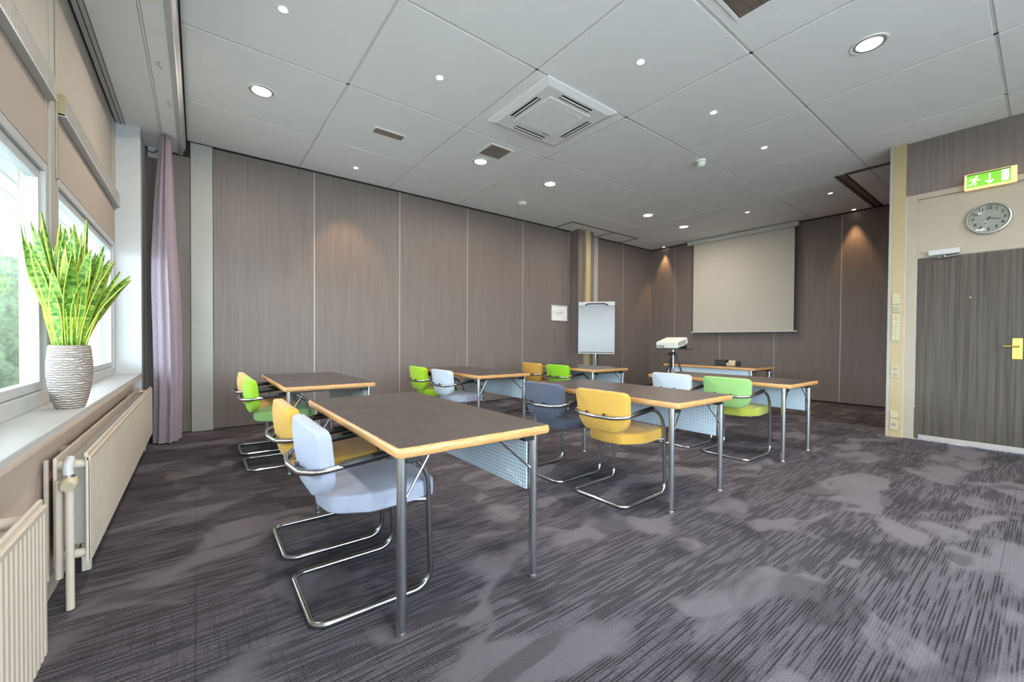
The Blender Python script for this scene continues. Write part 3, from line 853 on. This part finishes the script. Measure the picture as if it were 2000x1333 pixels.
# air conditioner cassette
t = thing('air_conditioner', 'square white ceiling air conditioner cassette with four outlets', 'air conditioner', (2.856, 3.118, ZC))
H = .462
mb = MB(); z0, z1, z2 = -.001, -.012, -.034
def frame_ring(mb, a, za, b, zb):
    V = [(-a,-a,za),(a,-a,za),(a,a,za),(-a,a,za),(-b,-b,zb),(b,-b,zb),(b,b,zb),(-b,b,zb)]
    mb.add(V, [(i, (i+1) % 4, 4+(i+1) % 4, 4+i) for i in range(4)])
frame_ring(mb, H, z0, H, z1); frame_ring(mb, H, z1, .40, z2); frame_ring(mb, .40, z2, .285, z2+.002); frame_ring(mb, .285, z2+.002, .285, z0)
mb.obj('fascia', 'fitting', t)
mb = MB(); mb.prism(rrect(.56, .56, .02), -.040, -.020); gp = mb.obj('grille_frame', 'fitting', t)
mb = MB(); mb.box(-.225, .225, -.225, .225, -.0405, -.037); mb.obj('filter_mesh', 'mesh', gp)
mb = MB()
for k in range(30):
    c = -.218+.436*k/29; mb.box(c-.0028, c+.0028, -.225, .225, -.0445, -.0405); mb.box(-.225, .225, c-.0028, c+.0028, -.0442, -.0402)
mb.obj('grille_bars', 'fitting', gp)['kind'] = 'stuff'
for k in range(4):
    R = Matrix.Rotation(k*PI/2, 4, 'Z')
    o = MB().box(-.20, .20, .318, .372, -.0352, -.028).obj('outlet_slot', 'dark_gap', t); o.matrix_local = R
    fl = MB().box(-.198, .198, .336, .350, -.041, -.034, .002).obj('air_flap', 'fitting', t); fl.matrix_local = R
MB().box(.10, .19, .236, .256, -.0456, -.0445).obj('label_sticker', plain('blue_label', srgb(150,165,190), .5), gp)

def ceil_vent(name, label, cat, x0, x1, y0, y1, fr, inset, group=None):
    t = thing(name, label, cat, ((x0+x1)/2, (y0+y1)/2, ZC), group=group)
    a, b = (x1-x0)/2, (y1-y0)/2
    mb = MB(); mb.box(-a, a, -b, -b+fr, -.008, 0, .002); mb.box(-a, a, b-fr, b, -.008, 0, .002); mb.box(-a, -a+fr, -b+fr, b-fr, -.008, 0, .002); mb.box(a-fr, a, -b+fr, b-fr, -.008, 0, .002)
    mb.obj('frame', 'fitting', t)
    MB().box(-a+fr, a-fr, -b+fr, b-fr, -.003, -.001).obj('backing', 'slot', t)
    mb = MB(); y = -b+fr+.006
    while y < b-fr-.004: mb.box(-a+fr, a-fr, y, y+.003, -.007, -.002); y += .011
    mb.obj('slats', inset, t)['kind'] = 'stuff'
ceil_vent('linear_air_vent', 'narrow rectangular air vent near the left downlight', 'air vent', 1.505, 1.872, 4.43, 4.585, .022, 'grille')
ceil_vent('speaker_grille', 'square grey grille between air conditioner and downlight', 'grille', 2.70, 3.03, 3.965, 4.285, .022, 'grille', 'square ceiling grilles')
ceil_vent('speaker_grille', 'square grey grille cut off by the top edge of the picture', 'grille', 2.705, 3.055, 1.03, 1.385, .024, 'grille', 'square ceiling grilles')
t = thing('smoke_detector', 'round white smoke detector near the long wall', 'smoke detector', (4.27, 5.36, ZC))
mb = MB(); mb.lathe([(.075, 0), (.075, -.012), (.068, -.016)], 28); mb.obj('base', 'fitting', t, True)
mb = MB(); mb.lathe([(.062, -.016), (.062, -.034), (.050, -.044), (.02, -.046)], 28); mb.obj('sensor_dome', 'fitting', t, True)
t = thing('motion_sensor', 'small white motion sensor hanging from the ceiling rail', 'sensor', (5.03, 2.70, ZC))
mb = MB(); mb.lathe([(.055, 0), (.055, -.02), (.035, -.028)], 24); mb.obj('base', 'fitting', t, True)
mb = MB(); mb.lathe([(.030, -.026), (.048, -.040), (.048, -.058), (.034, -.075), (.02, -.085)], 24); mb.obj('lens', 'fitting', t, True)
mb = MB(); mb.lathe([(.016, 0), (.016, -.005), (.007, -.008), (.007, -.03), (.014, -.032)], 16)
tag(mb.obj('sprinkler', 'steel', None, True, loc=(5.27, 5.65, ZC)), 'tiny sprinkler head in the ceiling near the long wall', 'sprinkler')

# ------------------------------------------------------------------ projection screen
t = thing('projection_screen', 'pulled-down white projection screen on the far wall', 'projection screen', (XS-.1, 3.96, 0))
MB().box(-.055, .045, -1.083, 1.115, 3.285, 3.37, .006).obj('casing', 'screen_case', t)
for yy in (-.62, .68): MB().box(-.02, .05, yy-.03, yy+.03, 3.365, 3.386).obj('ceiling_bracket', 'screen_case', t)
MB().box(-.058, -.054, .985, 1.035, 3.325, 3.332).obj('maker_mark', 'ink', t)
MB().box(-.003, .001, -1.018, .992, 1.315, 3.30).obj('screen_cloth', 'screen', t)
for a, b in ((-1.026, -1.014), (.988, 1.000)): MB().box(-.0035, .0015, a, b, 1.315, 3.295).obj('dark_border', 'black', t)
MB().box(-.012, .012, -1.07, 1.03, 1.295, 1.320, .004).obj('bottom_bar', 'screen_case', t)

# framed sheet on the wall
t = thing('framed_sheet', 'small white framed sheet with dark handwriting on the long wall', 'picture', (5.865, YW, 1.66), FACE_MY)
mb = MB(); a, b, f = .224, .16, .018
mb.box(-a, a, -b, -b+f, 0, .02, .003); mb.box(-a, a, b-f, b, 0, .02, .003); mb.box(-a, -a+f, -b+f, b-f, 0, .02, .003); mb.box(a-f, a, -b+f, b-f, 0, .02, .003)
mb.obj('frame', 'white', t); MB().box(-a+f, a-f, -b+f, b-f, .002, .008).obj('sheet', 'paper', t)
mb = MB()
def stroke(pts, r=.0022): mb.tube([(x, y, .0085) for x, y in pts], r, 5)
stroke([(-.16+.012*k, .012+.014*math.sin(k*1.35)+.006*math.sin(k*.4)) for k in range(26)], .003)
stroke([(-.10+.012*k, -.03+.010*math.sin(k*1.7+1)) for k in range(16)]); stroke([(-.06, .05), (-.02, .062), (.02, .055), (.06, .068)]); stroke([(.02, -.005), (.05, .035), (.075, .07)], .0026)
stroke([(.06+.010*k, -.09+.008*math.sin(k*1.9)) for k in range(8)])
mb.obj('handwriting', 'ink', t)

# ------------------------------------------------------------------ clock
t = thing('wall_clock', 'round silver wall clock above the door', 'clock', (XD+.012, .391, 2.392), FACE_MX)
mb = MB(); mb.lathe([(.150, 0), (.158, .008), (.160, .03), (.154, .042), (.146, .044), (.141, .036), (.140, .022)], 56, (0,0,0), False); mb.obj('rim', 'steel', t, True)
MB().lathe([(.1405, .020), (.1405, .025)], 56).obj('dial', plain('dial_paper', srgb(158,152,146), .7, var=.01), t, True)
for h in range(1, 13):
    a = PI/2-h*PI/6
    obj('numeral', text_mesh(str(h), .043), 'ink', t, (.108*math.cos(a), .108*math.sin(a), .0265))
mb = MB()
for k in range(60):
    a = k*PI/30; c, s = math.cos(a), math.sin(a); r0 = .129; r1 = .136; w = .0014 if k % 5 == 0 else .0007
    mb.add([(c*r0-s*w, s*r0+c*w, .0256), (c*r0+s*w, s*r0-c*w, .0256), (c*r1+s*w, s*r1-c*w, .0256), (c*r1-s*w, s*r1+c*w, .0256)], [(0,1,2,3)])
mb.obj('minute_marks', 'ink', t)
def hand(name, ang, L, w, z):
    a = PI/2-math.radians(ang); d = Vector((math.cos(a), math.sin(a))); q = Vector((-d.y, d.x))
    P = [d*-.022+q*w, d*-.022-q*w, d*L-q*w*.6, d*L+q*w*.6]
    m = MB(); m.prism([(p.x, p.y) for p in P], z, z+.002); m.obj(name, 'black', t)
hand('hour_hand', 205, .058, .0045, .0275); hand('minute_hand', 103, .085, .0035, .0300)
MB().lathe([(.007, .026), (.007, .034)], 14).obj('hub', 'black', t)
g = MB().lathe([(.139, .0365), (.10, .0385), (.03, .040)], 40).obj('cover_glass', 'clock_glass', t, True)

# ------------------------------------------------------------------ exit sign
t = thing('exit_sign', 'lit green exit sign with running figure and arrow above the door', 'exit sign', (XD-.012, .387, 2.79), FACE_MX)
MB().box(-.176, .178, -.080, .080, 0, .052, .004).obj('case', 'sign_case', t)
MB().box(-.158, .138, -.062, .066, .052, .056).obj('sign_panel', 'sign_green', t)
MB().box(-.160, .140, .062, .072, .050, .058).obj('dark_rim', plain('dark_green_rim', srgb(24,74,40), .5), t)
def mark(name, mb): mb.obj(name, 'sign_white', t)
mb = MB()
def limb(pts, w):
    for (x0, y0), (x1, y1) in zip(pts[:-1], pts[1:]):
        d = Vector((x1-x0, y1-y0)); L = d.length; d /= L; q = Vector((-d.y, d.x))*w
        e = d*w*.6
        mb.prism([(x0-e.x+q.x, y0-e.y+q.y), (x0-e.x-q.x, y0-e.y-q.y), (x1+e.x-q.x, y1+e.y-q.y), (x1+e.x+q.x, y1+e.y+q.y)], .0562, .0576)
mb.prism([(-.089+.010*math.cos(k*PI/6), .039+.010*math.sin(k*PI/6)) for k in range(12)], .0562, .0576)
limb([(-.098, .022), (-.112, -.008)], .009); limb([(-.100, .022), (-.128, .024), (-.138, .008)], .0045); limb([(-.096, .020), (-.084, .004), (-.068, .006)], .0045)
limb([(-.110, -.008), (-.094, -.022), (-.098, -.048)], .0055); limb([(-.114, -.008), (-.122, -.034), (-.146, -.036)], .0055)
mark('running_figure', mb)
mb = MB(); limb([(0, .045), (0, -.030)], .006); limb([(0, -.046), (-.026, -.020)], .006); limb([(0, -.046), (.026, -.020)], .006)
mark('arrow', mb)
mb = MB(); mb.box(.078, .126, -.050, .058, .0562, .0576); mark('doorway_mark', mb)

# ------------------------------------------------------------------ flip chart
ang = math.atan2(5.41, 6.19)
t = thing('flip_chart', 'white flip chart board on a stand before the pilaster', 'flip chart', (6.19, 5.41, 0), (0, 0, ang-PI/2))
# local: -y looks at the viewer, x to the right
bd = MB().box(-.355, .355, -.02, .0, .862, 1.857, .006).obj('board', 'board', t)
for fx0 in (-.372, .350): MB().box(fx0, fx0+.022, -.026, .012, .855, 1.865, .003).obj('side_frame', 'black', bd)
MB().box(-.350, .350, -.042, -.018, 1.782, 1.862, .006).obj('clip_bar', 'white', t)
mb = MB(); mb.tube(fillet([(-.22, -.046, 1.795), (-.16, -.05, 1.822), (.16, -.05, 1.822), (.22, -.046, 1.795)], .05), .011, 8); mb.obj('clip_grip', 'black', t, True)
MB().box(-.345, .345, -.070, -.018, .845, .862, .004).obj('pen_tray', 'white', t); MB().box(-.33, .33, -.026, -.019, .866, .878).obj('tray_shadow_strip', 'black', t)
for sx in (-.378, .378): MB().tube([(sx-.012, -.006, 1.11), (sx+.012, -.006, 1.11)], .014, 10).obj('side_knob', 'black', t)
MB().tube([(-.012, .02, .08), (-.012, .02, 1.5)], .016, 12).obj('pole', 'chrome', t, True); MB().tube([(.024, .028, .08), (.024, .028, 1.4)], .012, 10).obj('rear_pole', 'black', t, True)
for k in range(5):
    a = k*2*PI/5+.3; MB().tube([(0, .02, .085), (.28*math.cos(a), .02+.28*math.sin(a), .035)], .012, 8).obj('base_arm', 'black', t)
    MB().lathe([(.02, 0), (.02, .04)], 10, (.28*math.cos(a), .02+.28*math.sin(a), 0)).obj('castor', 'black', t)

# ------------------------------------------------------------------ projector and its stand
t = thing('projector_stand', 'chrome and black tripod stand carrying the projector', 'tripod stand', (5.30, 3.22, 0))
MB().tube([(0, 0, .16), (0, 0, .985)], .019, 14).obj('pole', 'chrome', t, True)
cl = MB(); cl.lathe([(.030, 0), (.034, .01), (.034, .035), (.028, .045)], 16, (0, 0, .905)); cl.obj('collar', 'black', t, True)
MB().tube([(0, .03, .925), (0, .075, .92)], .012, 8).obj('clamp_knob', 'black', t)
for k in range(3):
    a = -PI/2+.35+k*2*PI/3; c, s = math.cos(a), math.sin(a)
    MB().tube([(.03*c, .03*s, .93), (.33*c, .33*s, .012)], .011, 8).obj('leg', 'black', t); MB().tube([(.018*c, .018*s, .35), (.20*c, .20*s, .40)], .007, 6).obj('strut', 'black', t)
    MB().lathe([(.017, 0), (.015, .025)], 10, (.33*c, .33*s, 0)).obj('rubber_foot', 'black', t)
MB().box(-.15, .20, -.19, .19, .985, 1.000, .003).obj('tray', 'grey_shelf', t)
t = thing('projector', 'pale grey projector tilted upwards on the tripod tray', 'projector', (5.165, 3.235, 1.001), (0, -math.radians(15), 0))
MB().box(0, .28, -.16, .16, .002, .088, .008).obj('body', 'proj', t)
MB().box(-.0012, .002, .03, .145, .016, .05, .0).obj('connector_panel', plain('port_panel', srgb(170,168,164), .5), t)
for y, z in ((.12, .030), (.09, .030), (.06, .026)): MB().box(-.003, .0, y-.008, y+.008, z-.005, z+.005).obj('port', 'black', t)
MB().lathe([(.008, 0), (.008, .004)], 12).obj('power_port', 'black', t).matrix_local = Matrix.Translation((0, .05, .022)) @ Matrix.Rotation(-PI/2, 4, 'Y')
MB().tube([(.278, .05, .048), (.31, .05, .048)], .032, 20).obj('lens', 'black', t, True)
mb = MB()
for k in range(8): mb.box(.04+.025*k, .052+.025*k, -.1612, -.158, .02, .07)
mb.obj('side_vent', 'slot', t)['kind'] = 'stuff'
bk = MB(); bk.add([(0, -.12, 0), (.20, -.12, 0), (.20, -.12, .045), (0, .12, 0), (.20, .12, 0), (.20, .12, .045)], [(0,1,2), (5,4,3), (0,3,4,1), (1,4,5,2), (2,5,3,0)])
tag(bk.obj('wedge_block', 'black', None, loc=(5.27, 3.235, 1.0005)), 'black wedge propping up the front of the projector', 'wedge')

# ------------------------------------------------------------------ tables
TW, TL, TZ = .7325, 1.4855, .7155
def make_table(name, label, loc, rot=0, group='folding training tables'):
    """origin under the centre of the top; modesty panel on +x"""
    t = thing(name, label, 'table', loc, (0, 0, rot), group)
    return t
def rr_outline(w, l, r, seg=4): return rrect(w, l, r, seg)
mb = MB(); mb.prism(rrect(TW-.022, TL-.022, .016, 4), TZ-.030, TZ); ME_TOP = mb.mesh('tabletop')
mb = MB(); pts = rrect(TW-.026, TL-.026, .014, 4); npt = len(pts); prof = []
for k in range(9):
    a = -PI/2*.9999+PI*.9999*k/8; prof.append((.013*math.cos(a)**.6, TZ-.019+.019*math.sin(a)))
Vv = []; Ff = []
full = [Vector(p) for p in pts]
for off, z in prof:
    for i in range(npt):
        tt = full[(i+1) % npt]-full[(i-1) % npt]; nn = Vector((tt.y, -tt.x)).normalized(); q = full[i]+nn*off; Vv.append((q.x, q.y, z-.0005))
for j in range(len(prof)-1):
    for i in range(npt): Ff.append((j*npt+i, j*npt+(i+1) % npt, (j+1)*npt+(i+1) % npt, (j+1)*npt+i))
Ff += [tuple((len(prof)-1)*npt+i for i in range(npt)), tuple(range(npt-1, -1, -1))]
mb.add(Vv, Ff); ME_EDGE = mb.mesh('edge_band', True)
ME_TLEG = MB().tube([(0, 0, 0), (0, 0, TZ-.038)], .0188, 16).mesh('leg', True)
ME_FOOT = MB().lathe([(.0195, 0), (.0198, .012), (.0190, .015)], 16).mesh('leg_cap', True)
ME_BRK = MB().box(-.070, -.012, -.022, .022, 0, .034, .004).mesh('corner_bracket')
ME_RAIL = MB().box(-.29, .29, -.012, .012, 0, .018).mesh('cross_rail')
ME_BRACE = {s: MB().tube(fillet([(0, 0, .505), (s*.02, 0, .512), (s*L, .006, TZ-.048), (s*(L+.03), .006, TZ-.046)], .01), .0050, 8).mesh('brace', True) for s, L in ((-1, .20), (1, .12))}
ME_PANEL = MB().box(-.004, .004, -TL/2+.095, TL/2-.095, .408, .688).mesh('modesty_panel')
EX, EY = .0463, .0732
def table(label, cx, y0, rot=0):
    t = make_table('folding_table', label, (cx, y0+TL/2, 0), rot)
    top = obj('tabletop', ME_TOP, 'tabletop', t)
    obj('edge_band', ME_EDGE, 'wood', top, label='light beech edge of the tabletop')
    for sx in (-1, 1):
        for sy in (-1, 1):
            x, y = sx*(TW/2-EX), sy*(TL/2-EY)
            lg = obj('leg', ME_TLEG, 'leg_metal', t, (x, y, 0)); obj('leg_cap', ME_FOOT, 'steel', lg)
            b = obj('corner_bracket', ME_BRK, 'black', t, (x, y, TZ-.073))
            if sx < 0: b.rotation_euler = (0, 0, PI)
            obj('brace', ME_BRACE[-sx], 'chrome', t, (x, y, 0))
    for sy in (-1, 1): obj('cross_rail', ME_RAIL, 'grey_shelf', t, (0, sy*(TL/2-EY), TZ-.057))
    obj('modesty_panel', ME_PANEL, 'perf', t, (TW/2-EX-.022, 0, 0), label='pale blue perforated metal panel')
    return t
T1 = table('nearest folding table, with the grey and mustard chairs', .9174, 1.3838)
T2 = table('folding table by the long wall nearest the curtain', .9046, 3.6779)
T3 = table('middle folding table of the near row, with the dark slate chair', 2.7208, 1.3883)
T4 = table('folding table by the long wall with lime and pale chairs', 2.7545, 3.7262)
T5 = table('folding table of the near row closest to the door', 4.5742, 1.3991)
T6 = table('folding table in front of the flip chart', 4.5259, 3.6592)
T7 = table('front folding table facing the room below the screen', 6.7334, 2.5741, PI)
mb = MB(); mb.tube([(.0, .002*0+.012*k, .007*(1 if k % 2 else -1)+.0042*k) for k in range(10)], .0022, 6)
zz = mb.obj('zigzag_mark', 'white', T1, loc=(TW/2-EX-.0275, -.61, .425)); zz['label'] = 'small white zigzag mark on the panel'

# ------------------------------------------------------------------ chairs
TR = .0125
loop = [(0, -.222, TR), (.480, -.222, TR), (.455, -.222, .640), (.02, -.226, .600), (-.035, -.15, .592), (-.050, 0, .590),
        (-.035, .15, .592), (.02, .226, .600), (.455, .222, .640), (.480, .222, TR), (0, .222, TR)]
rads = [.055, .075, .17, .07, .10, .25, .10, .07, .17, .075, .055]
ME_FRAME = MB().tube(fillet(loop, rads, True, 7), TR, 12, True).mesh('frame', True)
mb = MB()
ME_ARM = {}
def arm_z(x): return .600+(x-.02)/.435*.040
for s in (-1, 1):
    m = MB(); p = [(x, s*(.226-(x-.02)/.435*.004), arm_z(x)+.006) for x in (.09, .11, .18, .25, .31, .325)]
    m.tube(p, [.010, .0165, .0175, .0175, .0165, .010], 12); ME_ARM[s] = m.mesh('armrest', True)
so = fillet([(.515, -.205, 0), (.515, .205, 0), (.22, .225, 0), (.075, .14, 0), (.055, 0, 0), (.075, -.14, 0), (.22, -.225, 0)], [.05, .05, .12, .10, .2, .10, .12], True, 5)
ME_SEAT = pad(MB(), [(p.x, p.y) for p in so], .072, .014, lambda u, v, w: (u, v, .431+w+.012*max(0, 1-((u-.40)/.3)**2)*(1 if w > 0 else .2)), .008).mesh('seat', True)
bo = rrect(.435, .285, [.11, .045, .045, .11], 6)
def bmap(u, v, w):
    z = .618+v
    x = .026 + .85*u*u - .13*v + .05*v*v - w*1.0
    return (x-.012, u*(1+.10*v/.14*.5), z)
ME_BACK = pad(MB(), bo, .056, .015, bmap, .004).mesh('backrest', True)
ME_BRKT = {s: MB().tube([(.470, s*.222, .398), (.40, s*.19, .400)], .012, 8).mesh('seat_bracket') for s in (-1, 1)}
ME_CROSS = MB().box(.385, .415, -.19, .19, .388, .402).mesh('seat_crossbar')
ME_SCREW = MB().lathe([(.009, 0), (.009, .014), (.005, .018)], 10).mesh('back_fixing')
def chair(label, x, y, fab, seat=None, rz=0):
    t = thing('cantilever_chair', label, 'chair', (x, y, 0), (0, 0, rz), 'chrome cantilever armchairs at the tables')
    obj('frame', ME_FRAME, 'chrome', t, label='bent chrome tube frame')
    obj('seat', ME_SEAT, FAB[seat or fab], t); obj('backrest', ME_BACK, FAB[fab], t)
    for s in (-1, 1):
        obj('armrest', ME_ARM[s], 'black', t); obj('seat_bracket', ME_BRKT[s], 'chrome', t)
        f = obj('back_fixing', ME_SCREW, 'black', t, (-.040, s*.075, .606)); f.rotation_euler = (0, PI/2, 0)
    obj('seat_crossbar', ME_CROSS, 'black', t)
    return t
chair('grey-blue upholstered cantilever chair at the nearest table, nearest of all', .34, 1.885, 'grey')
chair('mustard yellow cantilever chair behind the grey-blue one at the nearest table', .34, 2.49, 'yellow')
chair('mustard yellow cantilever chair pushed out at the middle table of the near row', 2.18, 1.885, 'yellow', rz=.02)
chair('dark slate cantilever chair at the middle table of the near row', 2.18, 2.49, 'dark')
chair('sage green cantilever chair with the seat tinted olive as warm light, nearest to the door', 3.97, 1.875, 'sage', 'olive')
chair('pale grey cantilever chair beside the sage green one', 3.97, 2.455, 'pale')
chair('bright yellow-green cantilever chair with a sage seat, near the curtain', .325, 4.20, 'leafgreen', 'sage')
chair('pale yellow cantilever chair behind the yellow-green one near the curtain', .325, 4.81, 'pink')
chair('pale grey cantilever chair with a darker seat by the long wall', 2.17, 4.22, 'pale', 'grey')
chair('lime green cantilever chair farthest along its table by the long wall', 2.17, 4.86, 'lime')
chair('vivid green cantilever chair at the table before the flip chart', 3.98, 4.22, 'green')
chair('amber yellow cantilever chair at the table before the flip chart', 3.98, 4.78, 'amber')

# ------------------------------------------------------------------ small things on the front table
def on_t7(name, label, cat, mbm, mat, x, y, rz=0, smooth=False):
    o = tag(mbm.obj(name, mat, None, smooth), label, cat); o.location = (x, y, TZ); o.rotation_euler = (0, 0, rz); return o
b = thing('dark_box', 'dark open box at the left of the things on the front table', 'box', (6.80, 3.26, TZ))
mb = MB(); mb.box(-.06, .06, -.085, .085, 0, .006); mb.box(-.06, -.054, -.085, .085, 0, .085); mb.box(.054, .06, -.085, .085, 0, .085); mb.box(-.054, .054, -.085, -.079, 0, .085); mb.box(-.054, .054, .079, .085, 0, .085)
mb.obj('case', 'panel_dark', b)
for k in range(3): MB().box(-.064, -.060, -.072+.05*k, -.03+.05*k, .012, .048).obj('front_pocket', plain('dark_green_pocket', srgb(40,60,48), .6), b)
MB().box(-.05, .05, -.075, .075, .006, .070).obj('contents', 'ink', b)
mb = MB(); mb.box(-.05, .05, -.065, .065, 0, .045, .008)
on_t7('paper_packet', 'low beige paper packet in the middle of the front table things', 'packet', mb, 'packet', 6.79, 3.10, .08)
mb = MB(); mb.box(-.035, .035, -.05, .05, 0, .035, .008); p2 = on_t7('crumpled_packet', 'crumpled tan packet on top of the low beige packet', 'packet', mb, plain('tan_packet', srgb(202,184,150), .6, var=.25, vs=70), 6.79, 3.09, .4); p2.location.z = TZ+.046; p2.rotation_euler = (0, 0, .4)
mb = MB(); mb.lathe([(.026, 0), (.030, .01), (.032, .075), (.028, .075), (.026, .02)], 20)
on_t7('black_cup', 'black cup at the right end of the front table things', 'cup', mb, 'black', 6.78, 2.985, 0, True)
mb = MB(); mb.tube(fillet([(8.75, 5.98, .006), (8.55, 5.80, .006), (8.2, 5.72, .006), (8.0, 5.85, .006)], .1), .006, 6)
tag(mb.obj('floor_cable', 'black'), 'black cable lying on the carpet in the far corner', 'cable')
print('carpet tiles', cnt)
